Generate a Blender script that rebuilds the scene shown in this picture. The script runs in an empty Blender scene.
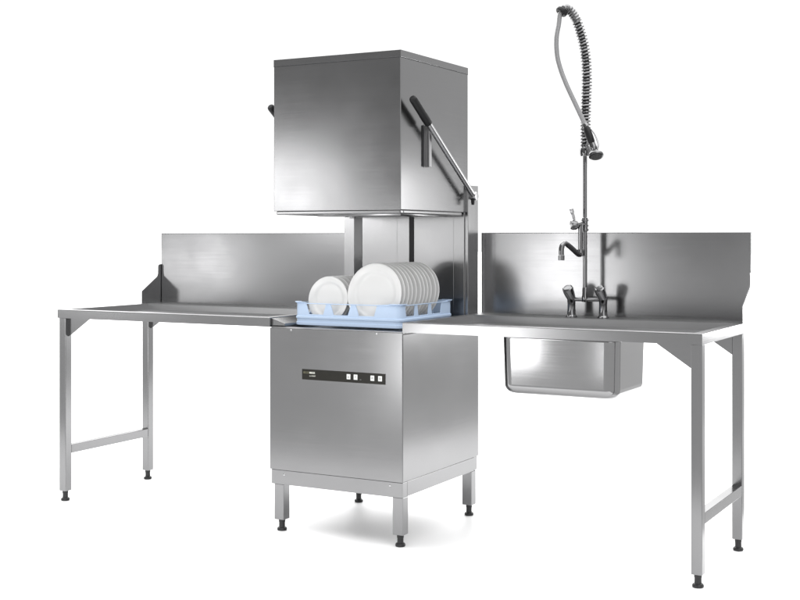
import bpy, bmesh, math, random
from mathutils import Vector, Matrix
random.seed(4)
PI = math.pi
scene = bpy.context.scene
COL = scene.collection

# ------------------------------------------------------------------ materials
def new_mat(name):
    m = bpy.data.materials.new(name); m.use_nodes = True
    nt = m.node_tree
    return m, nt, nt.nodes['Principled BSDF']

def steel(name, col, rough, grain, bump=0.005, aniso=0.0):
    """brushed stainless steel; grain = noise scale per object axis (long axis small)"""
    m, nt, b = new_mat(name)
    N = nt.nodes.new; L = nt.links.new
    tc = N('ShaderNodeTexCoord'); mp = N('ShaderNodeMapping'); mp.inputs['Scale'].default_value = grain
    L(tc.outputs['Object'], mp.inputs['Vector'])
    n = N('ShaderNodeTexNoise'); n.inputs['Scale'].default_value = 1.0
    n.inputs['Detail'].default_value = 5; n.inputs['Roughness'].default_value = 0.65
    L(mp.outputs['Vector'], n.inputs['Vector'])
    # large soft clouding of the finish
    n2 = N('ShaderNodeTexNoise'); n2.inputs['Scale'].default_value = 5.0; n2.inputs['Detail'].default_value = 3
    L(tc.outputs['Object'], n2.inputs['Vector'])
    ad = N('ShaderNodeMath'); ad.operation = 'ADD'
    L(n.outputs['Fac'], ad.inputs[0]); L(n2.outputs['Fac'], ad.inputs[1])
    mr = N('ShaderNodeMapRange'); mr.inputs['From Min'].default_value = 0.6; mr.inputs['From Max'].default_value = 1.4
    mr.inputs['To Min'].default_value = rough - 0.035; mr.inputs['To Max'].default_value = rough + 0.035
    L(ad.outputs[0], mr.inputs['Value']); L(mr.outputs['Result'], b.inputs['Roughness'])
    cr = N('ShaderNodeMapRange'); cr.inputs['From Min'].default_value = 0.3; cr.inputs['From Max'].default_value = 0.7
    cr.inputs['To Min'].default_value = 0.975; cr.inputs['To Max'].default_value = 1.025
    L(n.outputs['Fac'], cr.inputs['Value'])
    mx = N('ShaderNodeVectorMath'); mx.operation = 'SCALE'; mx.inputs[0].default_value = col
    L(cr.outputs['Result'], mx.inputs['Scale']); L(mx.outputs['Vector'], b.inputs['Base Color'])
    bp = N('ShaderNodeBump'); bp.inputs['Strength'].default_value = bump; bp.inputs['Distance'].default_value = 0.002
    L(n.outputs['Fac'], bp.inputs['Height']); L(bp.outputs['Normal'], b.inputs['Normal'])
    b.inputs['Metallic'].default_value = 1.0
    return m

def plain(name, col, rough, metal=0.0, var=0.0, spec=0.5, bump=0.0, scale=60):
    m, nt, b = new_mat(name)
    N = nt.nodes.new; L = nt.links.new
    b.inputs['Metallic'].default_value = metal
    b.inputs['Specular IOR Level'].default_value = spec
    tc = N('ShaderNodeTexCoord'); n = N('ShaderNodeTexNoise'); n.inputs['Scale'].default_value = scale
    n.inputs['Detail'].default_value = 4
    L(tc.outputs['Object'], n.inputs['Vector'])
    mr = N('ShaderNodeMapRange'); mr.inputs['To Min'].default_value = 1 - var; mr.inputs['To Max'].default_value = 1 + var
    L(n.outputs['Fac'], mr.inputs['Value'])
    mx = N('ShaderNodeVectorMath'); mx.operation = 'SCALE'; mx.inputs[0].default_value = col
    L(mr.outputs['Result'], mx.inputs['Scale']); L(mx.outputs['Vector'], b.inputs['Base Color'])
    rr = N('ShaderNodeMapRange'); rr.inputs['To Min'].default_value = max(rough - .05, .02); rr.inputs['To Max'].default_value = rough + .05
    if name == 'white_porcelain': b.inputs['Roughness'].default_value = rough
    else: L(n.outputs['Fac'], rr.inputs['Value']); L(rr.outputs['Result'], b.inputs['Roughness'])
    if bump:
        bp = N('ShaderNodeBump'); bp.inputs['Strength'].default_value = bump; bp.inputs['Distance'].default_value = .001
        L(n.outputs['Fac'], bp.inputs['Height']); L(bp.outputs['Normal'], b.inputs['Normal'])
    return m

SC = (0.24, 0.24, 0.243)
M_STEEL = steel('brushed_steel_horizontal', SC, 0.20, (3, 3, 420))
M_STEELV = steel('brushed_steel_vertical', SC, 0.19, (420, 420, 3))
M_STEEL_LIT = steel('brushed_steel_lit', (0.30, 0.30, 0.303), 0.22, (420, 420, 3))  # lit copy of the vertical steel, extra brightness put into its colour
M_TOP = steel('brushed_steel_table', (0.36, 0.36, 0.364), 0.36, (3, 420, 420))
M_BOWL = steel('polished_steel_bowl', (0.27, 0.27, 0.273), 0.11, (3, 3, 300), bump=0.004)
M_CHROME = plain('chrome', (0.18, 0.18, 0.183), 0.10, metal=1.0, var=0.02)
M_SATIN = plain('satin_rod', (0.45, 0.45, 0.455), 0.24, metal=1.0, var=0.03)
M_BLACK = plain('black_plastic', (0.010, 0.010, 0.011), 0.45, var=0.15, spec=0.25, scale=200)
M_RUBBER = plain('black_rubber_foot', (0.008, 0.008, 0.009), 0.45, var=0.1)
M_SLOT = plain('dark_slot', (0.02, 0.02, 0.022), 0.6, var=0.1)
M_RACK = plain('pale_blue_plastic', (0.46, 0.575, 0.745), 0.42, var=0.02, bump=.02, scale=90)
M_PLATE = plain('white_porcelain', (0.67, 0.67, 0.665), 0.25, var=0.0)
M_PANEL = plain('dark_panel_film', (0.014, 0.013, 0.010), 0.33, var=0.1, spec=0.22)
M_BUTTON = plain('white_button', (0.72, 0.73, 0.71), 0.4, var=0.02)
M_GOLD = plain('gold_lettering', (0.20, 0.19, 0.11), 0.45)
M_WHITE = plain('white_lettering', (0.75, 0.75, 0.68), 0.45)
M_ICON = plain('grey_symbol', (0.18, 0.18, 0.18), 0.5)
M_HOSE = plain('grey_hose', (0.27, 0.27, 0.275), 0.38, metal=0.2, var=0.05, bump=.1, scale=350)
M_SPRING = plain('steel_spring', (0.22, 0.22, 0.223), 0.27, metal=1.0)
M_STUDIO = plain('grey_studio_floor', (0.36, 0.36, 0.36), 0.9, var=0.04, spec=0.0, scale=3)
M_FLOOR = plain('white_studio_floor', (0.93, 0.93, 0.93), 0.5, var=0.004, spec=1.0, scale=3)

# ------------------------------------------------------------------ mesh helpers
def box(bm, x0, x1, y0, y1, z0, z1, bev=0.0, seg=2):
    r = bmesh.ops.create_cube(bm, size=1.0)
    vs = r['verts']
    for v in vs:
        v.co = Vector((x0 + (v.co.x + .5) * (x1 - x0), y0 + (v.co.y + .5) * (y1 - y0), z0 + (v.co.z + .5) * (z1 - z0)))
    if bev:
        es = list({e for v in vs for e in v.link_edges})
        bmesh.ops.bevel(bm, geom=es, offset=bev, segments=seg, profile=0.5, affect='EDGES')
    return vs

def quad(bm, pts):
    return bm.faces.new([bm.verts.new(p) for p in pts])

def prism(bm, pts, axis, a, b, bev=0.0):
    """polygon (2-D points) extruded along axis ('x','y','z') from a to b"""
    def P(p, w):
        if axis == 'x': return (w, p[0], p[1])
        if axis == 'y': return (p[0], w, p[1])
        return (p[0], p[1], w)
    v0 = [bm.verts.new(P(p, a)) for p in pts]; v1 = [bm.verts.new(P(p, b)) for p in pts]
    fs = [bm.faces.new(v0), bm.faces.new(v1[::-1])]
    n = len(pts)
    for i in range(n):
        fs.append(bm.faces.new([v0[i], v1[i], v1[(i + 1) % n], v0[(i + 1) % n]]))
    if bev:
        es = list({e for f in fs[:2] for e in f.edges})
        bmesh.ops.bevel(bm, geom=es, offset=bev, segments=2, profile=.5, affect='EDGES')

def frames(pts):
    """tangent / normal / binormal along a polyline, parallel transported"""
    n = len(pts); T = []
    for i in range(n):
        T.append((pts[min(i + 1, n - 1)] - pts[max(i - 1, 0)]).normalized())
    up = Vector((0, 0, 1)) if abs(T[0].z) < .9 else Vector((1, 0, 0))
    N = (up - T[0] * up.dot(T[0])).normalized(); out = []
    for t in T:
        N = (N - t * N.dot(t)).normalized()
        out.append((t, N, t.cross(N)))
    return out

def tube(bm, pts, rad, sides=14, cap=True):
    pts = [Vector(p) for p in pts]
    rads = rad if isinstance(rad, (list, tuple)) else [rad] * len(pts)
    rings = []
    for p, (t, n, b), r in zip(pts, frames(pts), rads):
        rings.append([bm.verts.new(p + n * (r * math.cos(2 * PI * k / sides)) + b * (r * math.sin(2 * PI * k / sides))) for k in range(sides)])
    for a, c in zip(rings, rings[1:]):
        for k in range(sides):
            f = bm.faces.new([a[k], a[(k + 1) % sides], c[(k + 1) % sides], c[k]]); f.smooth = True
    if cap:
        bm.faces.new(rings[0][::-1]); bm.faces.new(rings[-1])

def smooth_path(ctrl, n=12):
    """Catmull-Rom through the control points"""
    P = [Vector(p) for p in ctrl]
    P = [P[0] * 2 - P[1]] + P + [P[-1] * 2 - P[-2]]
    out = []
    for i in range(1, len(P) - 2):
        a, b, c, d = P[i - 1], P[i], P[i + 1], P[i + 2]
        for k in range(n):
            t = k / n
            out.append(0.5 * ((2 * b) + (c - a) * t + (2 * a - 5 * b + 4 * c - d) * t * t + (3 * b - a - 3 * c + d) * t ** 3))
    out.append(P[-2])
    return out

def lathe(bm, prof, centre, axis=(0, 0, 1), sides=32):
    """profile of (radius, height) turned about axis through centre"""
    q = Vector((0, 0, 1)).rotation_difference(Vector(axis))
    c = Vector(centre); rings = []
    for r, h in prof:
        if r < 1e-6:
            rings.append([bm.verts.new(c + q @ Vector((0, 0, h)))])
        else:
            rings.append([bm.verts.new(c + q @ Vector((r * math.cos(2 * PI * k / sides), r * math.sin(2 * PI * k / sides), h))) for k in range(sides)])
    for a, b in zip(rings, rings[1:]):
        for k in range(sides):
            k2 = (k + 1) % sides
            if len(a) == 1 and len(b) == 1: continue
            if len(a) == 1: f = bm.faces.new([a[0], b[k2], b[k]])
            elif len(b) == 1: f = bm.faces.new([a[k], a[k2], b[0]])
            else: f = bm.faces.new([a[k], a[k2], b[k2], b[k]])
            f.smooth = True

def base_of(p):
    l = Vector((0, 0, 0))
    while p: l += p.location; p = p.parent
    return l

def obj(name, bm, mat, parent=None, recalc=True, sharp=32, loc=None):
    if recalc: bmesh.ops.recalc_face_normals(bm, faces=bm.faces[:])
    me = bpy.data.meshes.new(name); bm.to_mesh(me); bm.free()
    mats = mat if isinstance(mat, list) else [mat]
    for m in mats: me.materials.append(m)
    if any(p.use_smooth for p in me.polygons):
        me.set_sharp_from_angle(angle=math.radians(sharp))
    o = bpy.data.objects.new(name, me); COL.objects.link(o)
    if parent:
        o.parent = parent; o.location = -base_of(parent)
    return o

def tag(o, label=None, cat=None, group=None, kind=None):
    if label: o['label'] = label
    if cat: o['category'] = cat
    if group: o['group'] = group
    if kind: o['kind'] = kind
    return o

def thing(name, label, cat, loc):
    o = bpy.data.objects.new(name, None); COL.objects.link(o); o.location = loc
    o.empty_display_size = .1
    return tag(o, label, cat)

def B(): return bmesh.new()

def foot(parent, x, y, top):
    bm = B()
    lathe(bm, [(0, 0), (.0185, 0), (.0205, .003), (.0205, .008), (.018, .0125), (.0135, .014), (.0125, .018), (.0125, .034), (.0138, .035), (.0138, top + .002), (0, top + .002)], (x, y, 0), sides=24)
    return obj('foot', bm, M_RUBBER, parent)

# ------------------------------------------------------------------ setting
bm = B(); quad(bm, [(-90, -90, 0), (90, -90, 0), (90, 90, 0), (-90, 90, 0)])
floor = obj('floor', bm, M_STUDIO); tag(floor, kind='structure')
bm = B(); quad(bm, [(-90, -1.5, .004), (2.155, -1.5, .004), (-14.6, 90, .004), (-90, 90, .004)])
sweep = obj('white_backdrop_floor', bm, M_FLOOR); tag(sweep, kind='structure')
for o_ in (floor, sweep): o_.location.z = -.004

# ------------------------------------------------------------------ dishwasher
HW = .3175
D = .706
dw = thing('dishwasher', 'stainless steel hood dishwasher with its hood raised between the two tables', 'dishwasher', (0, D / 2, 0))
# cabinet: front panel slightly proud, sides, open tank on top
bm = B()
box(bm, -HW, HW, .004, D, .2586, .846, .002)
cab = obj('cabinet', bm, M_STEEL, dw)
bm = B(); box(bm, -HW, HW, -.0005, .0035, .2586, .8525, .0014)
fp = obj('front_panel', bm, M_STEEL, cab)
for (x, z) in [(-.2111, .8445), (.1993, .8445)]:
    bm = B(); lathe(bm, [(0, .0022), (.0030, .002), (.0045, 0)], (x, -.0006, z), (0, -1, 0), 14)
    obj('screw', bm, M_SATIN, fp)
bm = B()   # tank deck with raised rim
t = .022
for a in [(-HW + .002, HW - .002, .006, .006 + t), (-HW + .002, HW - .002, D - t, D - .002)]:
    box(bm, a[0], a[1], a[2], a[3], .8465, .8565, .002)
for a in [(-HW + .002, -HW + t), (HW - t, HW - .002)]:
    box(bm, a[0], a[1], .006 + t + .0005, D - t - .0005, .8465, .8562, .002)
box(bm, -HW + t + .001, HW - t - .001, .03, D - t - .002, .8462, .8490)
obj('tank_deck', bm, M_TOP, dw)
# plinth frame
bm = B()
fx, fz0, fz1 = HW - .006, .1971, .2580
box(bm, -fx, fx + .005, .003, .043, fz0, fz1, .002)
box(bm, -fx, fx, D - .043, D - .003, fz0, fz1, .002)
box(bm, -fx, -fx + .04, .0435, D - .0435, fz0 + .001, fz1, .002)
box(bm, fx - .036, fx + .0045, .0435, D - .0435, fz0 + .0005, fz1, .002)
pf = obj('plinth_frame', bm, M_STEEL, dw)
for (x, z) in [(-.2472, .2386), (.2600, .2425)]:
    bm = B(); lathe(bm, [(0, .0025), (.0035, .0022), (.0050, 0)], (x, .0028, z), (0, -1, 0), 14)
    obj('screw', bm, M_SATIN, pf)
for lx in (-1, 1):
    for y0 in (.0055, .637):
        x0 = -.2985 if lx < 0 else .2695
        bm = B(); box(bm, x0, x0 + .0465, y0, y0 + .0455, .048, .1975, .002)
        lg = obj('leg', bm, M_STEELV, dw)
        foot(lg, x0 + .0232, y0 + .0228, .048)
# rear columns, back panel
for s in (-1, 1):
    bm = B()
    xa, xb = (-HW, -.2653) if s < 0 else (.2440, .2990)
    if s < 0: prism(bm, [(-HW, .600), (-.2653, .600), (-.2385, .6268), (-.2385, .6995), (-HW, .6995)], 'z', .857, 1.4595, .002)
    if s > 0:
        box(bm, xa, xb, .600, .6995, .857, 1.4595, .0025)      # outer cheek with a shadow gap, as on the real guide column
        box(bm, .3035, HW, .6000, .7025, .8575, 1.4597, .002)
        box(bm, .2992, .3033, .606, .69, .858, 1.458)
    obj('guide_column', bm, M_STEEL_LIT, dw)
bm = B()
box(bm, -.238, .2435, .628, .662, .857, 1.44, .001)
box(bm, -.052, .0145, .620, .6275, .857, 1.44, .003)
bp_ = obj('back_panel', bm, M_STEEL_LIT, dw)
bm = B(); prism(bm, [(.0155 + a, b) for a, b in [(0, 1.44), (0, 1.122), (.004, 1.112), (.012, 1.112), (.016, 1.122), (.016, 1.44)]], 'y', .623, .6279)
obj('guide_slot', bm, M_SLOT, bp_)
# hood: open underneath
hx0, hx1, hy0, hy1, hz0, hz1, hzl = -.3035, .3053, .0084, .6226, 1.3406, 1.9765, 1.9490
bm = B()
th = .012
box(bm, hx0, hx1, hy0, hy0 + th, hz0, hzl + .004, .0024)
box(bm, hx0, hx1, hy1 - th, hy1, hz0 + .06, hzl + .004, .0024)
box(bm, hx0, hx0 + th, hy0 + th - .004, hy1 - th + .004, hz0 + .0003, hzl + .0035, .002)
box(bm, hx1 - th, hx1 - .0002, hy0 + th - .004, hy1 - th + .004, hz0 + .0003, hzl + .0035, .002)
hood = obj('hood', bm, M_STEEL, dw)
bm = B()
box(bm, hx0 - .0006, hx1 + .0006, hy0 - .0006, hy1 + .0006, hzl, hz1, .0006)
obj('hood_lid', bm, M_STEEL, hood)
bm = B()     # dark strips standing in for the shadow between lid and hood
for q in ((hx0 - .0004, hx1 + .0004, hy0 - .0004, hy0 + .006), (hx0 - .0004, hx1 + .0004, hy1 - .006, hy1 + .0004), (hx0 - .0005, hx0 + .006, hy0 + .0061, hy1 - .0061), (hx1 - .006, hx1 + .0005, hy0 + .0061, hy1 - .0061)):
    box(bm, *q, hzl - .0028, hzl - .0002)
obj('seam_shade_strip', bm, M_SLOT, hood)
bm = B()     # rolled bottom lip, set in a little
l = .010
box(bm, hx0 + l, hx1 - .004, hy0 + .004, hy0 + .03, 1.3255, 1.3412, .004, 3)
box(bm, hx1 - .03, hx1 - .0042, hy0 + .0305, hy1 - .05, 1.3257, 1.3411, .004, 3)
box(bm, hx0 + l, hx0 + .03, hy0 + .0305, hy1 - .05, 1.3257, 1.3411, .004, 3)
obj('bottom_lip', bm, M_STEEL, hood)
bm = B()     # wash arm housing just visible below the lip
box(bm, -.14, hx1 - .045, .09, .52, 1.3185, 1.334, .003)
lathe(bm, [(0, 0), (.012, 0), (.014, .004), (.014, .012), (0, .012)], (.015, .12, 1.309), sides=16)
obj('inner_tray', bm, M_STEEL, hood)
bm = B()     # bracket that ties the hood to the lever
box(bm, hx1 - .001, hx1 + .003,   .204, .240, 1.518, 1.694, .0012)
box(bm, hx1 + .003, hx1 + .020, .216, .238, 1.520, 1.692, .002)
brk = obj('lever_bracket', bm, M_TOP, hood)
bm = B(); box(bm, hx1 - .001, hx1 + .0042, .191, .2035, 1.522, 1.690)
obj('bracket_slot', bm, M_SLOT, brk)
# lifting lever, one arm each side
for s in (-1, 1):
    X = .342 * s
    tip = Vector((X, .036, 1.787)); piv = Vector((X, .606, 1.411)); d = (piv - tip).normalized()
    bm = B()
    tube(bm, [tip + d * .12, piv], .0125, 18)
    lathe(bm, [(0, -.016), (.017, -.015), (.0185, -.010), (.0185, .010), (.017, .015), (0, .016)], piv, (1, 0, 0), 20)
    box(bm, *sorted((X - s * .026, X - s * .012)), .600, .624, 1.398, 1.424, .002)
    lv = obj('lever', bm, M_SATIN, dw)
    bm = B()
    q = []
    L = .168
    prof = [(0, 0), (.010, .001), (.0145, .005), (.0165, .012), (.0165, L - .02), (.0172, L - .012), (.0165, L - .002), (.0135, L), (0, L)]
    lathe(bm, prof, tip, d, 20)
    for k in range(5):
        lathe(bm, [(.0163, -.0012), (.0174, 0), (.0163, .0012)], tip + d * (.11 + k * .008), d, 20)
    obj('grip', bm, M_BLACK, lv)
    bm = B(); lathe(bm, [(0, -.012), (.006, -.012), (.008, .0), (.008, .012), (0, .012)], piv + Vector((0, -.01, -.026)), (0, 0, 1), 12)
    obj('pivot_bolt', bm, M_BLACK, lv)
# control panel
bm = B(); box(bm, -.155, .2407, -.0026, -.0006, .6435, .6865, .0006)
cp = obj('control_panel', bm, M_PANEL, dw)
def icon(bm, x, z, k):
    y = -.0047
    def bar(a, b, c, d): box(bm, x + a, x + b, y - .0004, y, z + c, z + d)
    if k == 0: bar(-.0008, .0008, -.002, .005); bar(-.004, -.0028, -.004, .002); bar(.0028, .004, -.004, .002); bar(-.004, .004, -.0055, -.0043)
    if k == 1: bar(-.004, .004, .003, .0042); bar(-.004, .004, -.0005, .0007); bar(-.004, .001, -.004, -.0028)
    if k == 2: bar(-.004, -.0028, -.005, .005); bar(.0028, .004, -.005, .005); bar(-.0028, .0028, .0038, .005); bar(-.001, .001, -.002, .002)
    if k == 3: bar(-.0035, -.0023, -.005, .005); bar(-.0006, .0006, -.005, .005); bar(.0023, .0035, -.005, .005)
for k, x in enumerate((.0708, .1038, .1822, .2177)):
    bm = B(); box(bm, x - .0088, x + .0088, -.0047, -.0024, .6665 - .0105, .6665 + .0105, .001)
    bt = obj('button', bm, M_BUTTON, cp)
    bm = B(); icon(bm, x, .6665, k); obj('button_symbol', bm, M_ICON, bt)
bm = B(); box(bm, .1230, .1300, -.0030, -.0025, .6565, .6582); obj('indicator_mark', bm, M_ICON, cp)

def lettering(txt, x, z, size, mat, parent, shear=0.0, sx=1.0, bold=0.0):
    cu = bpy.data.curves.new('lettering', 'FONT'); cu.body = txt; cu.size = size; cu.extrude = .0002; cu.shear = shear; cu.offset = bold
    tmp = bpy.data.objects.new('lettering', cu); COL.objects.link(tmp)
    me = bpy.data.meshes.new_from_object(tmp.evaluated_get(bpy.context.evaluated_depsgraph_get()))
    bpy.data.objects.remove(tmp)
    for v in me.vertices:
        v.co = Vector((x + v.co.x * sx, -.0030 - v.co.z, z + v.co.y))
    me.materials.clear(); me.materials.append(mat)
    o = bpy.data.objects.new('lettering', me); COL.objects.link(o); o.parent = parent; o.location = -base_of(parent)
    return o
lettering('ECO', -.1475, .6690, .0115, M_GOLD, cp, sx=1.15)
lettering('MAX', -.1185, .6690, .0115, M_WHITE, cp, sx=1.10, bold=.0003)
lettering('by HOBART', -.1180, .6580, .0062, M_WHITE, cp, sx=.95)

# ------------------------------------------------------------------ tables
ZT, ZA, YB, ZB = .8945, .8545, .740, 1.253
DEPTH = .760
def rect_ring(bm, o, i, zo, zi):
    """four quads between an outer and an inner rectangle (x0,x1,y0,y1)"""
    def c(r, z): return [(r[0], r[2], z), (r[1], r[2], z), (r[1], r[3], z), (r[0], r[3], z)]
    O, I = c(o, zo), c(i, zi)
    for k in range(4):
        quad(bm, [O[k], O[(k + 1) % 4], I[(k + 1) % 4], I[k]])

def table(name, label, x0, x1, outer, ledge, hole=None):
    """outer = -1: free end on the left, +1: free end on the right"""
    root = thing(name, label, 'table', ((x0 + x1) / 2, DEPTH / 2, 0))
    # pressed top: apron, rim, sunken field
    bm = B()
    O = (x0, x1, 0, YB)
    ri = .003
    rect_ring(bm, O, O, ZA, ZT - ri)                                   # apron
    prev, pz = O, ZT - ri
    for k in range(1, 6):                                              # rounded shoulder
        a = k / 5 * PI / 2
        ins = ri * (1 - math.cos(a)); z = ZT - ri + ri * math.sin(a)
        cur = (x0 + ins, x1 - ins, ins, YB)
        rect_ring(bm, prev, cur, pz, z); prev, pz = cur, z
    inner = (x0 + .034, x1 - .034, .034, ledge)
    rect_ring(bm, prev, inner, ZT, ZT)
    zs, prev, pz = ZT - .033, inner, ZT
    for k in range(1, 6):                                              # eased step down to the field
        t = k / 5; z = ZT - .033 * (1 - math.cos(PI * t)) / 2; ins = .004 * t
        cur = (inner[0] + ins, inner[1] - ins, inner[2] + ins, inner[3] - ins)
        rect_ring(bm, prev, cur, pz, z); prev, pz = cur, z
    if hole:
        rect_ring(bm, prev, hole, zs, zs)
        rect_ring(bm, (x0, x1, 0, YB), (hole[0] - .002, hole[1] + .002, hole[2] - .002, hole[3] + .002), ZA + .001, ZA + .001)
    else:
        quad(bm, [(prev[0], prev[2], zs), (prev[1], prev[2], zs), (prev[1], prev[3], zs), (prev[0], prev[3], zs)])
        quad(bm, [(x0, 0, ZA + .001), (x1, 0, ZA + .001), (x1, YB, ZA + .001), (x0, YB, ZA + .001)])
    bmesh.ops.remove_doubles(bm, verts=bm.verts[:], dist=1e-5)
    bm.normal_update()
    for f in bm.faces:
        c = f.calc_center_median()
        if abs(f.normal.z) < .98 and (c.y < .0035 or abs(c.x - x0) < .0035 or abs(c.x - x1) < .0035): f.material_index = 1
    obj('tabletop', bm, [M_TOP, M_STEEL], root, sharp=30)
    # lip that hooks over the dishwasher's tank edge
    xe = x1 if outer < 0 else x0
    s = -outer
    bm = B()
    prism(bm, [(xe + s * .0005, ZT - .004), (xe + s * .066, .8700), (xe + s * .068, .8600), (xe + s * .0005, .8600)], 'y', .012 if outer < 0 else .10, .590, .002)
    obj('drain_lip', bm, M_STEEL, root)
    # backsplash with folded top
    bm = B(); e = .004
    bx0, bx1 = (x0 + e, x1) if outer < 0 else (x0 - .003, x1 - e)
    box(bm, bx0, bx1, YB, YB + .020, ZT - .030, ZB, .0040, 4)
    cov = [(YB + .001, ZT + .016)] + [(YB - .012 * math.sin(a), ZT + .0135 - .013 * math.cos(a) * 1.0 + 0) for a in (0.2, .6, 1.0, 1.4)][::-1]
    bs = obj('backsplash', bm, M_STEEL, root)
    # end wing
    xo = x0 if outer < 0 else x1
    pts = [(.5907, ZT - .002), (.5907, .958), (.7130, 1.0300), (.7180, 1.0400), (.7180, 1.0820), (.7230, 1.0900), (.7290, 1.0925), (.7550, 1.0925), (.7610, 1.0885), (.7625, 1.082), (.7625, ZT - .040), (YB + .001, ZT - .040), (YB + .001, ZT - .002)]
    bm = B(); prism(bm, pts, 'x', xo - outer * .0032, xo + outer * .0008, .0008)
    obj('end_wing', bm, M_STEEL_LIT, root)
    # legs, feet, rail, gussets at the free end
    lx = (x0 + .0027, x0 + .0427) if outer < 0 else (x1 - .0425, x1 - .0025)
    for y0 in (.008, .5925):
        bm = B(); box(bm, lx[0], lx[1], y0, y0 + .040, .046, ZA + .0005, .0025)
        lg = obj('leg', bm, M_STEELV, root)
        foot(lg, (lx[0] + lx[1]) / 2, y0 + .020, .046)
    bm = B(); box(bm, lx[0] + .002, lx[1] - .0005, .0482, .5923, .2195, .2595, .002)
    obj('foot_rail', bm, M_STEEL, root)
    xg = lx[1] if outer < 0 else lx[0]
    for y0 in (.027, .612):
        bm = B()
        prism(bm, [(xg - s * .001, ZA), (xg + s * .128, ZA), (xg + s * .128, ZA - .004), (xg + s * .006, .7690), (xg - s * .001, .7690)], 'y', y0, y0 + .003, .0006)
        obj('gusset', bm, M_STEEL, root)
    return root

table('outlet_table', 'stainless steel table left of the dishwasher, plain with no sink', -1.520, -.3177, -1, .60)
sx0, sx1, sy0, sy1, szb = .697, 1.170, .090, .455, .627
sink = table('sink_table', 'stainless steel table right of the dishwasher with a deep sink bowl', .3177, 1.5108, 1, .575, (sx0, sx1, sy0, sy1))
# sink bowl : lofted rounded rectangle
def rrect(x0, x1, y0, y1, r, n=10):
    pts = []
    for cx, cy, a0 in ((x1 - r, y0 + r, -PI / 2), (x1 - r, y1 - r, 0), (x0 + r, y1 - r, PI / 2), (x0 + r, y0 + r, PI)):
        for k in range(-1, n + 2):
            kk = min(max(k, 0), n); a = a0 + kk / n * PI / 2
            p = Vector((cx + r * math.cos(a), cy + r * math.sin(a)))
            tdir = Vector((-math.sin(a), math.cos(a)))
            if k == -1: p -= tdir * .004
            if k == n + 1: p += tdir * .004
            pts.append(p)
    return pts
bm = B(); rings = []
R = .046; rb = .034
levels = [(0, ZT - .0335), (0, .84), (0, szb + rb + .004), (0, szb + rb)]
for k in range(1, 9):
    a = k / 8 * PI / 2
    levels.append((rb * (1 - math.cos(a)), szb + rb - rb * math.sin(a)))
for ins, z in levels:
    tp = (1 - (z - szb) / (ZT - szb)) * .006
    i = ins + tp
    rings.append([bm.verts.new((p.x, p.y, z)) for p in rrect(sx0 + i, sx1 - i, sy0 + i, sy1 - i, max(R - ins * .55, .012))])
for a, b in zip(rings, rings[1:]):
    n = len(a)
    for k in range(n):
        f = bm.faces.new([a[k], a[(k + 1) % n], b[(k + 1) % n], b[k]]); f.smooth = True
f = bm.faces.new(rings[-1])
bowl = obj('sink_bowl', bm, M_BOWL, sink, sharp=40)
so = bowl.modifiers.new('wall', 'SOLIDIFY'); so.thickness = .0016; so.offset = 0
bm = B(); lathe(bm, [(0, 0), (.030, 0), (.030, -.010), (.022, -.014), (.022, -.05), (0, -.05)], (.93, .36, szb - .001), sides=24)
bm.free()

# ------------------------------------------------------------------ pre-rinse tap
tap = thing('pre_rinse_tap', 'chrome pre-rinse tap with spring hose rising behind the sink', 'tap', (.855, .635, ZT))
PX, PY = .8445, .635
for hx in (.784, .924):
    bm = B()
    lathe(bm, [(.0245, 0), (.0245, .003), (.0205, .007), (.0180, .012), (.0172, .03), (.0165, .055), (.0180, .074), (.0195, .080), (.0150, .088), (0, .090)], (hx, PY, ZT), sides=28)
    p = obj('pillar_valve', bm, M_CHROME, tap)
    bm = B()
    ax = Vector((-.10, -.62, .80)).normalized()
    lathe(bm, [(0, -.012), (.0155, -.010), (.0175, .002), (.0200, .022), (.0225, .044), (.0215, .053), (.0165, .0575), (.0120, .0580), (.0110, .0565), (0, .0565)], (hx, PY - .002, ZT + .082), ax, 28)
    for k in range(8):
        a = k / 8 * 2 * PI
        q = Vector((0, 0, 1)).rotation_difference(ax)
        c = Vector((hx, PY - .002, ZT + .082))
        tube(bm, [c + q @ Vector((.0182 * math.cos(a), .0182 * math.sin(a), .006)), c + q @ Vector((.0226 * math.cos(a), .0226 * math.sin(a), .044))], .0022, 8)
    obj('turn_handle', bm, M_CHROME, p)
bm = B()
tube(bm, [(.784, PY, .9700), (.924, PY, .9700)], .0085, 16)
lathe(bm, [(0, -.006), (.0125, -.006), (.0135, .0), (.0135, .018), (.0115, .024), (.0115, .052), (.0098, .055), (0, .055)], (PX, PY, .966), sides=22)
obj('bridge', bm, M_CHROME, tap)
bm = B(); tube(bm, [(PX, PY, .985), (PX, PY, 1.3), (PX, PY, 1.62)], .0088, 18)
riser = obj('riser_pipe', bm, M_CHROME, tap)
bm = B()
for z in (1.263, 1.279, 1.302):
    lathe(bm, [(.0092, -.005), (.0150, -.004), (.0158, 0), (.0150, .004), (.0092, .005)], (PX, PY, z), sides=22)
lathe(bm, [(.0095, -.03), (.0125, -.028), (.0125, .028), (.0095, .030)], (PX, PY, 1.285), sides=22)
obj('collar', bm, M_CHROME, riser)
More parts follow.
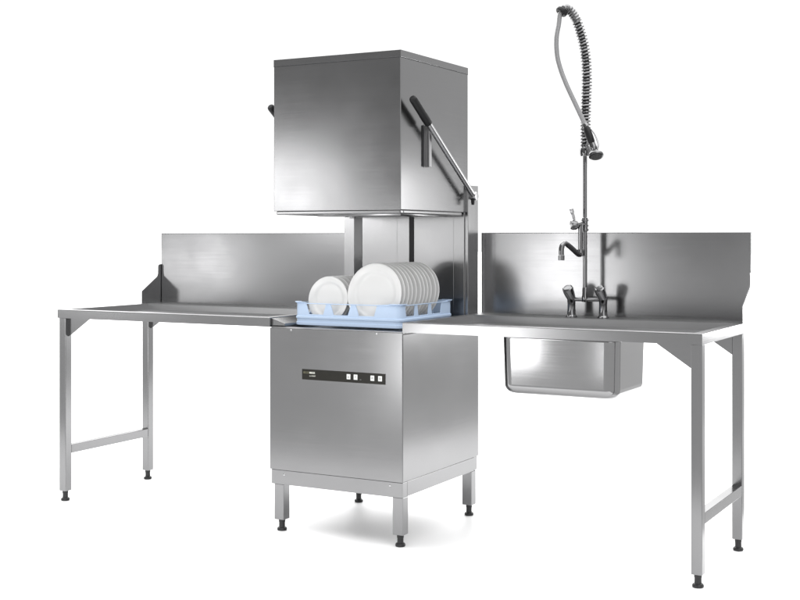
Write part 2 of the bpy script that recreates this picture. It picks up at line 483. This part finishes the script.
# diverter valve, its lever and the swivel spout
bm = B()
tube(bm, [(PX, PY, 1.285), (.836, .600, 1.285), (.830, .575, 1.283)], .0105, 16)
tube(bm, [(.838, .598, 1.285), (.838, .598, 1.176)], [.0105, .0095], 16)
vax = Vector((-.75, -.60, -.05)).normalized()
lathe(bm, [(0, -.012), (.015, -.012), (.0205, -.004), (.0210, .010), (.0180, .017), (0, .019)], (.8180, .586, 1.283), vax, 24)
lathe(bm, [(0, -.016), (.0135, -.014), (.0155, 0), (.0135, .014), (0, .016)], (.838, .598, 1.166), sides=20)
obj('diverter_valve', bm, M_CHROME, tap)
bm = B()
tube(bm, smooth_path([(.8180, .586, 1.292), (.8150, .582, 1.312), (.8110, .578, 1.330), (.8070, .576, 1.346), (.8060, .575, 1.352)], 5), [.0050] * 5 + [.0062] * 6 + [.0085] * 5 + [.0095] * 4 + [.007], 12)
obj('diverter_lever', bm, M_SATIN, tap)
bm = B()
sp = smooth_path([(.8380, .598, 1.160), (.8375, .572, 1.1610), (.8370, .520, 1.1790), (.8350, .470, 1.1970), (.8330, .441, 1.2060), (.8300, .420, 1.2040), (.8280, .409, 1.1880), (.8280, .4065, 1.165), (.8280, .4065, 1.150)], 6)
tube(bm, sp, .0108, 18)
lathe(bm, [(.0105, 0), (.0128, 0), (.0128, .020), (.0105, .022)], (.8280, .4065, 1.138), sides=20)
lathe(bm, [(0, .002), (.0105, 0), ], (.8280, .4065, 1.139), sides=20)
obj('swivel_spout', bm, M_CHROME, tap)
# spring guard
sd = Vector((-.70, -.71, 0)).normalized()
base = Vector((PX + .002, PY, 0))
spine_c = [(0, 1.595), (0, 1.70), (-.003, 1.80), (-.006, 1.88), (-.004, 1.96), (.006, 2.03), (.022, 2.09), (.045, 2.146), (.070, 2.180), (.090, 2.188), (.106, 2.176)]
spine = smooth_path([base + sd * a + Vector((0, 0, z)) for a, z in spine_c], 40)
# resample by length
def resample(pts, n):
    d = [0]
    for a, b in zip(pts, pts[1:]): d.append(d[-1] + (b - a).length)
    out = []; j = 0
    for i in range(n):
        s_ = d[-1] * i / (n - 1)
        while j < len(d) - 2 and d[j + 1] < s_: j += 1
        t_ = (s_ - d[j]) / max(d[j + 1] - d[j], 1e-9)
        out.append(pts[j].lerp(pts[j + 1], min(max(t_, 0), 1)))
    return out, d[-1]
TURNS, PER = 47, 16
S, LEN = resample(spine, TURNS * PER + 1)
fr = frames(S)
hel = []
for i, (p, (t_, n_, b_)) in enumerate(zip(S, fr)):
    a = 2 * PI * i / PER
    hel.append(p + n_ * (.0182 * math.cos(a)) + b_ * (.0182 * math.sin(a)))
bm = B(); tube(bm, hel[:int(len(hel) * .86)], .0047, 8)
spr = obj('spring_guard', bm, M_SPRING, tap)
bm = B()
lathe(bm, [(0, -.006), (.0205, -.006), (.022, -.002), (.022, .026), (.0195, .030), (0, .030)], (PX + .001, PY, 1.577), sides=24)
obj('spring_ferrule', bm, M_CHROME, tap)
S2, _ = resample(spine, 60)
bm = B(); tube(bm, S2, .0125, 14)
obj('hose_core', bm, M_BLACK, tap)
k0 = int(len(S2) * .84)
bm = B(); NS = len(S2) - k0
SV, _ = resample(S2[k0:], 61)
tube(bm, SV, [.0195 + .0018 * math.cos(i / 60 * 2 * PI * 8) for i in range(61)], 18)
ed = (S2[-1] - S2[-3]).normalized() + Vector((0, 0, -.35)); ed.normalize()
obj('bend_sleeve', bm, M_SPRING, tap)
bm = B()
lathe(bm, [(.012, -.004), (.0235, -.004), (.0255, 0), (.0255, .009), (.0225, .013), (.0150, .013), (.0140, .006), (.0, .006)], S2[-1], ed, 26)
obj('end_ring', bm, M_BLACK, tap)
# hanging hose and spray head
e0 = S2[-1]
hc = [e0 - ed * .01, e0 + ed * .014, (.7610, .548, 2.120), (.7542, .540, 2.0621), (.7570, .540, 1.9909), (.7715, .545, 1.9281), (.7969, .550, 1.8606), (.8239, .560, 1.7977), (.8490, .570, 1.7391), (.8640, .575, 1.7050), (.8740, .575, 1.6850)]
bm = B(); tube(bm, smooth_path(hc, 8), .0098, 16)
obj('hose', bm, M_HOSE, tap)
ha, hb = Vector((.8700, .575, 1.6930)), Vector((.9040, .568, 1.6070))
hd = (hb - ha).normalized()
bm = B()
lathe(bm, [(0, -.012), (.0100, -.011), (.0125, -.004), (.0130, .004), (.0095, .008), (.0090, .078), (.0135, .080), (.0145, .095), (.0155, .104), (.012, .112), (0, .114)], ha, hd, 18)
hed = Vector((.26, -.42, -.86)).normalized()
hcn = Vector((.9180, .563, 1.576))
head = obj('spray_head', bm, M_CHROME, tap)
bm = B()
lathe(bm, [(0, -.022), (.011, -.022), (.0150, -.012), (.0250, -.004), (.0300, .003), (.0315, .009), (.0300, .014), (.0270, .015), (0, .012)], hcn, hed, 28)
obj('spray_rose', bm, M_CHROME, head)
bm = B(); lathe(bm, [(0, .004), (.0115, .005), (.0150, .012), (.0155, .05), (.0145, .074), (.0110, .080), (0, .081)], ha, hd, 18)
obj('spray_grip', bm, M_BLACK, head)
bm = B(); tube(bm, smooth_path([ha + hd * .02 + Vector((.018, -.002, .004)), ha + hd * .05 + Vector((.026, -.004, .006)), ha + hd * .085 + Vector((.026, -.004, .002)), ha + hd * .108 + Vector((.014, 0, -.002))], 6), .0036, 10)
obj('trigger', bm, M_SATIN, head)
bm = B(); lathe(bm, [(0, 0), (.0240, 0), (.0245, -.002), (.0, -.002)], hcn + hed * .0165, hed, 28)
obj('spray_face', bm, M_BLACK, head)
# hook that parks the spray head on the spring
bm = B(); tube(bm, smooth_path([(PX + .002, PY - .018, 1.612), (PX + .016, PY - .040, 1.606), (PX + .028, PY - .054, 1.616), (PX + .036, PY - .060, 1.634)], 6), .0042, 10)
obj('parking_hook', bm, M_CHROME, tap)

# ------------------------------------------------------------------ dish rack
rx0, rx1, ry0, ry1, rz0, rz1 = -.243, .268, .075, .545, .8618, .9560
rack = thing('dish_rack', 'pale blue plastic dish rack full of white plates on the dishwasher', 'dish rack', ((rx0 + rx1) / 2, (ry0 + ry1) / 2, rz0))
RC = .028
def wall_path(x0, x1, y0, y1, r, n=6):
    """corner arcs separated by straight sides; returns list of sides [(p, q)] and arcs"""
    cs = [((x0 + r, y0 + r), PI), ((x1 - r, y0 + r), 1.5 * PI), ((x1 - r, y1 - r), 0), ((x0 + r, y1 - r), .5 * PI)]
    return [[Vector((c[0] + r * math.cos(a0 + k / n * PI / 2), c[1] + r * math.sin(a0 + k / n * PI / 2))) for k in range(n + 1)] for c, a0 in cs]
arcs = wall_path(rx0, rx1, ry0, ry1, RC)
bm = B()
zw0, zw1 = .9085, .9515          # window bottom and top
wins = [(.068, .281), (.332, .545), (.598, .819)]
def strip(pts_lo, pts_hi, zlo, zhi):
    a = [bm.verts.new((p.x, p.y, zlo)) for p in pts_lo]; b = [bm.verts.new((p.x, p.y, zhi)) for p in pts_hi]
    for k in range(len(a) - 1): bm.faces.new([a[k], a[k + 1], b[k + 1], b[k]])
for k in range(4):
    A = arcs[k]; Bn = arcs[(k + 1) % 4]
    p, q = A[-1], Bn[0]
    length = (q - p).length
    m = (.014, .008)[k % 2] / length
    wins = ([(.068, .281), (.332, .545), (.598, .819)], [(.03, .235), (.285, .53), (.58, .81)])[k % 2]
    if k >= 2: wins = [(1 - b_, 1 - a_) for a_, b_ in wins[::-1]]
    strip(A, A, rz0, zw0); strip(A, A, zw0, zw1); strip(A, A, zw1, rz1 + .004)      # corner, a little higher than the rails
    lo = [0.0]; hi = [0.0]
    for w0, w1 in wins:
        lo += [w0 + m, w1 - m]; hi += [w0, w1]
    lo.append(1.0); hi.append(1.0)
    PL = [p.lerp(q, t_) for t_ in lo]; PH = [p.lerp(q, t_) for t_ in hi]
    strip(PL, PL, rz0, zw0)
    for j in range(0, len(lo) - 1):
        if j % 2 == 0: strip(PL[j:j + 2], PH[j:j + 2], zw0, zw1)
    zt = [rz1 + .004] + [rz1 - .0006] * (len(hi) - 2) + [rz1 + .004]
    va = [bm.verts.new((v.x, v.y, zw1)) for v in PH]; vb = [bm.verts.new((v.x, v.y, z)) for v, z in zip(PH, zt)]
    for j in range(len(va) - 1): bm.faces.new([va[j], va[j + 1], vb[j + 1], vb[j]])
bmesh.ops.remove_doubles(bm, verts=bm.verts[:], dist=1e-5)
body = obj('rack_wall', bm, M_RACK, rack)
so = body.modifiers.new('wall', 'SOLIDIFY'); so.thickness = .0045; so.offset = -1
bv = body.modifiers.new('edge', 'BEVEL'); bv.width = .0012; bv.segments = 2; bv.limit_method = 'ANGLE'
# ledges running round the rack: bottom skirt, groove line, top flange at the corners
def ring_ledge(z0, z1, out, inn=.003):
    bm = B()
    P = [p for a in wall_path(rx0 - out, rx1 + out, ry0 - out, ry1 + out, RC + out) for p in a]
    Q = [p for a in wall_path(rx0 + inn, rx1 - inn, ry0 + inn, ry1 - inn, RC - inn) for p in a]
    n = len(P)
    vo0 = [bm.verts.new((p.x, p.y, z0)) for p in P]; vo1 = [bm.verts.new((p.x, p.y, z1)) for p in P]
    vi0 = [bm.verts.new((p.x, p.y, z0)) for p in Q]; vi1 = [bm.verts.new((p.x, p.y, z1)) for p in Q]
    for k in range(n):
        j = (k + 1) % n
        for a, b in ((vo0, vo1), (vo1, vi1), (vi1, vi0), (vi0, vo0)):
            bm.faces.new([a[k], a[j], b[j], b[k]])
    bmesh.ops.recalc_face_normals(bm, faces=bm.faces[:])
    return bm
o_ = obj('ledge', ring_ledge(.8890, .9010, .0042), M_RACK, rack)
b_ = o_.modifiers.new('edge', 'BEVEL'); b_.width = .0035; b_.segments = 3; b_.limit_method = 'ANGLE'
o_ = obj('skirt', ring_ledge(.8628, .8768, .0030), M_RACK, rack)
b_ = o_.modifiers.new('edge', 'BEVEL'); b_.width = .0020; b_.segments = 2; b_.limit_method = 'ANGLE'
for k in range(4):     # moulded lip standing out at each corner
    A = arcs[k]; n = len(A)
    d0 = (A[0] - A[1]).normalized(); d1 = (A[-1] - A[-2]).normalized()
    path = [A[0] + d0 * .022] + A + [A[-1] + d1 * .022]
    cc = Vector(((rx0 + rx1) / 2, (ry0 + ry1) / 2)); outp = []
    for i, p in enumerate(path):
        t_ = (path[min(i + 1, n + 1)] - path[max(i - 1, 0)]).normalized(); nrm = Vector((t_.y, -t_.x))
        if nrm.dot(p - cc) < 0: nrm = -nrm
        outp.append((p - nrm * .0052, p + nrm * (.0085 if 0 < i < n + 1 else .0012)))
    bm = B()
    r0 = [[bm.verts.new((q.x, q.y, z)) for q, z in ((a, rz1 + .0015), (b, rz1 + .0015), (b, rz1 + .0045), (a, rz1 + .0045))] for a, b in outp]
    for a, b in zip(r0, r0[1:]):
        for j in range(4): bm.faces.new([a[j], a[(j + 1) % 4], b[(j + 1) % 4], b[j]])
    bm.faces.new(r0[0]); bm.faces.new(r0[-1][::-1])
    obj('corner_lip', bm, M_RACK, rack)
o_ = obj('rim', ring_ledge(.9524, .9553, .0026), M_RACK, rack)
b_ = o_.modifiers.new('edge', 'BEVEL'); b_.width = .0010; b_.segments = 2; b_.limit_method = 'ANGLE'
# base grid and pegs
bm = B()
nx, ny = 13, 13
for i in range(1, nx):
    x = rx0 + (rx1 - rx0) * i / nx; box(bm, x - .0018, x + .0018, ry0 + .004, ry1 - .004, .8640, .8695)
for i in range(1, ny):
    y = ry0 + (ry1 - ry0) * i / ny; box(bm, rx0 + .004, rx1 - .004, y - .0018, y + .0018, .8642, .8692)
obj('base_grid', bm, M_RACK, rack)
SPC = .0338; PY0 = .122
for x in (-.165, -.095, -.030, .050, .126, .200):
    bm = B()
    box(bm, x - .002, x + .002, PY0 - .01, ry1 - .006, .8640, .8720)
    for i in range(12):
        y = PY0 + (i - .5) * SPC + .010
        tube(bm, [(x, y, .868), (x, y + .002, .905), (x, y + .003, .922)], [.0036, .0030, .0014], 7)
    obj('peg_row', bm, M_RACK, rack)

# ------------------------------------------------------------------ plates
def plate_mesh(name, R):
    bm = B()
    k = R / .1275
    prof = [(0, 0), (.074 * k, 0), (.083 * k, .0012), (.091 * k, .0042), (.104 * k, .0085), (.118 * k, .0120), (R - .001, .0142), (R, .0154), (R - .0004, .0170), (R - .0016, .0176),
            (.117 * k, .0160), (.106 * k, .0142), (.099 * k, .0126), (.094 * k, .0098), (.089 * k, .0066), (.083 * k, .0050), (.074 * k, .0046), (.050 * k, .0044), (0, .0043)]
    # front of the plate (eating face) looks along -axis after mirroring
    prof = [(r, -h) for r, h in prof]
    lathe(bm, prof, (0, 0, 0), (0, 1, 0), 72)
    bmesh.ops.recalc_face_normals(bm, faces=bm.faces[:])
    me = bpy.data.meshes.new(name); bm.to_mesh(me); bm.free(); me.materials.append(M_PLATE)
    me.set_sharp_from_angle(angle=math.radians(50))
    return me
ORD = ['front', 'second', 'third', 'fourth', 'fifth', 'sixth', 'seventh', 'eighth', 'ninth', 'tenth', 'last']
def plates(name, me, n, cx, cz, tilt, what, row, group):
    for i in range(n):
        o = bpy.data.objects.new(name, me); COL.objects.link(o)
        j = random.Random(i * 7 + n).uniform
        o.location = (cx + (j(-.0025, .0025) if i else 0), PY0 + i * SPC, cz + (j(-.001, .001) if i else 0))
        o.rotation_euler = (math.radians(-tilt + (j(-.5, .5) if i else 0)), 0, j(0, 6))
        o.rotation_euler = (math.radians(-tilt + (j(-1.0, 1.0) if i else 0)), 0, 0)
        if i == 0: lab = 'front %s in the rack\'s %s, its whole face showing' % (what, row)
        elif i == n - 1: lab = 'rearmost %s of the %s in the blue rack' % (what, row)
        else: lab = '%s %s from the front in the %s of the blue rack' % (ORD[i], what, row)
        tag(o, lab, 'plate', group)
plates('dinner_plate', plate_mesh('dinner_plate', .1275), 11, .1275, .9960, 8, 'large white dinner plate', 'right-hand row', 'large dinner plates in the rack')
plates('side_plate', plate_mesh('side_plate', .0970), 6, -.0964, .9690, 8, 'small white side plate', 'left-hand row', 'small side plates in the rack')

# ------------------------------------------------------------------ camera
cam = bpy.data.cameras.new('camera'); co = bpy.data.objects.new('camera', cam); COL.objects.link(co)
co.location = (2.6668, -4.2918, 1.2315)
co.rotation_euler = (PI / 2, 0, .5028)
cam.sensor_width = 36; cam.sensor_fit = 'HORIZONTAL'
cam.lens = 1236.68 / 800 * 36
cam.shift_x = 0.0
cam.shift_y = -(300 - 237.24) / 800
cam.clip_end = 300; cam.clip_start = .05
scene.camera = co

# ------------------------------------------------------------------ studio light
w = bpy.data.worlds.new('World'); scene.world = w; w.use_nodes = True
nt = w.node_tree; N = nt.nodes.new; L = nt.links.new
bg = nt.nodes['Background']
tc = N('ShaderNodeTexCoord'); sep = N('ShaderNodeSeparateXYZ'); L(tc.outputs['Generated'], sep.inputs[0])
def ramp(sock, a, b, smooth=True):
    m = N('ShaderNodeMapRange'); m.interpolation_type = 'SMOOTHSTEP' if smooth else 'LINEAR'
    m.inputs['From Min'].default_value = a; m.inputs['From Max'].default_value = b
    L(sock, m.inputs['Value']); return m.outputs['Result']
def mixv(f, a, b):
    m = N('ShaderNodeMix'); m.data_type = 'FLOAT'
    L(f, m.inputs[0])
    for s, v in ((2, a), (3, b)):
        if isinstance(v, (int, float)): m.inputs[s].default_value = v
        else: L(v, m.inputs[s])
    return m.outputs[0]
FRONT, FRONT_R, REAR, SIDE, TOP = 0.08, 2.3, 1.12, 0.86, 3.4
leftx = N('ShaderNodeMath'); leftx.operation = 'MULTIPLY'; leftx.inputs[1].default_value = -1; L(sep.outputs['X'], leftx.inputs[0])
rear = ramp(sep.outputs['Y'], -.35, .25)
right = ramp(sep.outputs['X'], -.10, .25)
hor = mixv(rear, mixv(ramp(sep.outputs['X'], .15, .50), mixv(ramp(sep.outputs['Z'], .0, .16), mixv(ramp(leftx.outputs[0], .68, .88), FRONT, .9), .40), mixv(ramp(sep.outputs['X'], .68, .88), FRONT_R, .35)), mixv(right, mixv(ramp(sep.outputs['Z'], .20, .32), REAR, 4.5), SIDE))
lean = N('ShaderNodeMath'); lean.operation = 'MULTIPLY_ADD'; lean.inputs[1].default_value = .6
L(sep.outputs['Y'], lean.inputs[0]); L(sep.outputs['Z'], lean.inputs[2])
upm = N('ShaderNodeMath'); upm.operation = 'MULTIPLY'
L(ramp(sep.outputs['Z'], .42, .85), upm.inputs[0]); L(ramp(lean.outputs[0], .30, .60), upm.inputs[1])
up = upm.outputs[0]
val = mixv(up, hor, TOP)
L(val, bg.inputs['Strength']); bg.inputs['Color'].default_value = (1, 1, 1, 1)

def softbox(name, loc, target, sx, sy, power):
    l = bpy.data.lights.new(name, 'AREA'); l.shape = 'RECTANGLE'; l.size = sx; l.size_y = sy; l.energy = power
    o = bpy.data.objects.new(name, l); COL.objects.link(o); o.location = loc
    o.rotation_euler = (Vector(target) - Vector(loc)).to_track_quat('-Z', 'Y').to_euler()
    return o
softbox('softbox', (-5.72, -5.0, 1.02), (-1.26, .74, 1.1), .85, .6, 10)
softbox('softbox', (-3.76, -5.0, 1.66), (-.1, 0, 1.5), 1.1, .66, 16)
softbox('softbox', (-2.75, -5.0, 1.18), (.2, .6, 1.2), .8, .3, 3)
softbox('softbox', (-1.48, -5.0, 1.00), (.77, .74, 1.1), .74, .62, 12)
softbox('softbox', (-.84, -3.0, .45), (.5, 0, .80), .76, .44, 8)
softbox('softbox', (.02, -3.0, .36), (1.1, 0, .70), .045, .32, .22)
softbox('softbox', (.50, -5.0, 1.05), (1.4, .74, 1.1), .4, .6, 1.0)
softbox('softbox', (2.72, 4.0, .84), (1.51, .3, .87), .8, .42, 15)
softbox('softbox', (2.85, 4.0, 1.45), (.305, .1, 1.4), .7, .6, 7.5)

scene.view_settings.view_transform = 'Standard'; scene.view_settings.look = 'None'
scene.view_settings.exposure = 0; scene.view_settings.gamma = 1
scene.cycles.max_bounces = 8
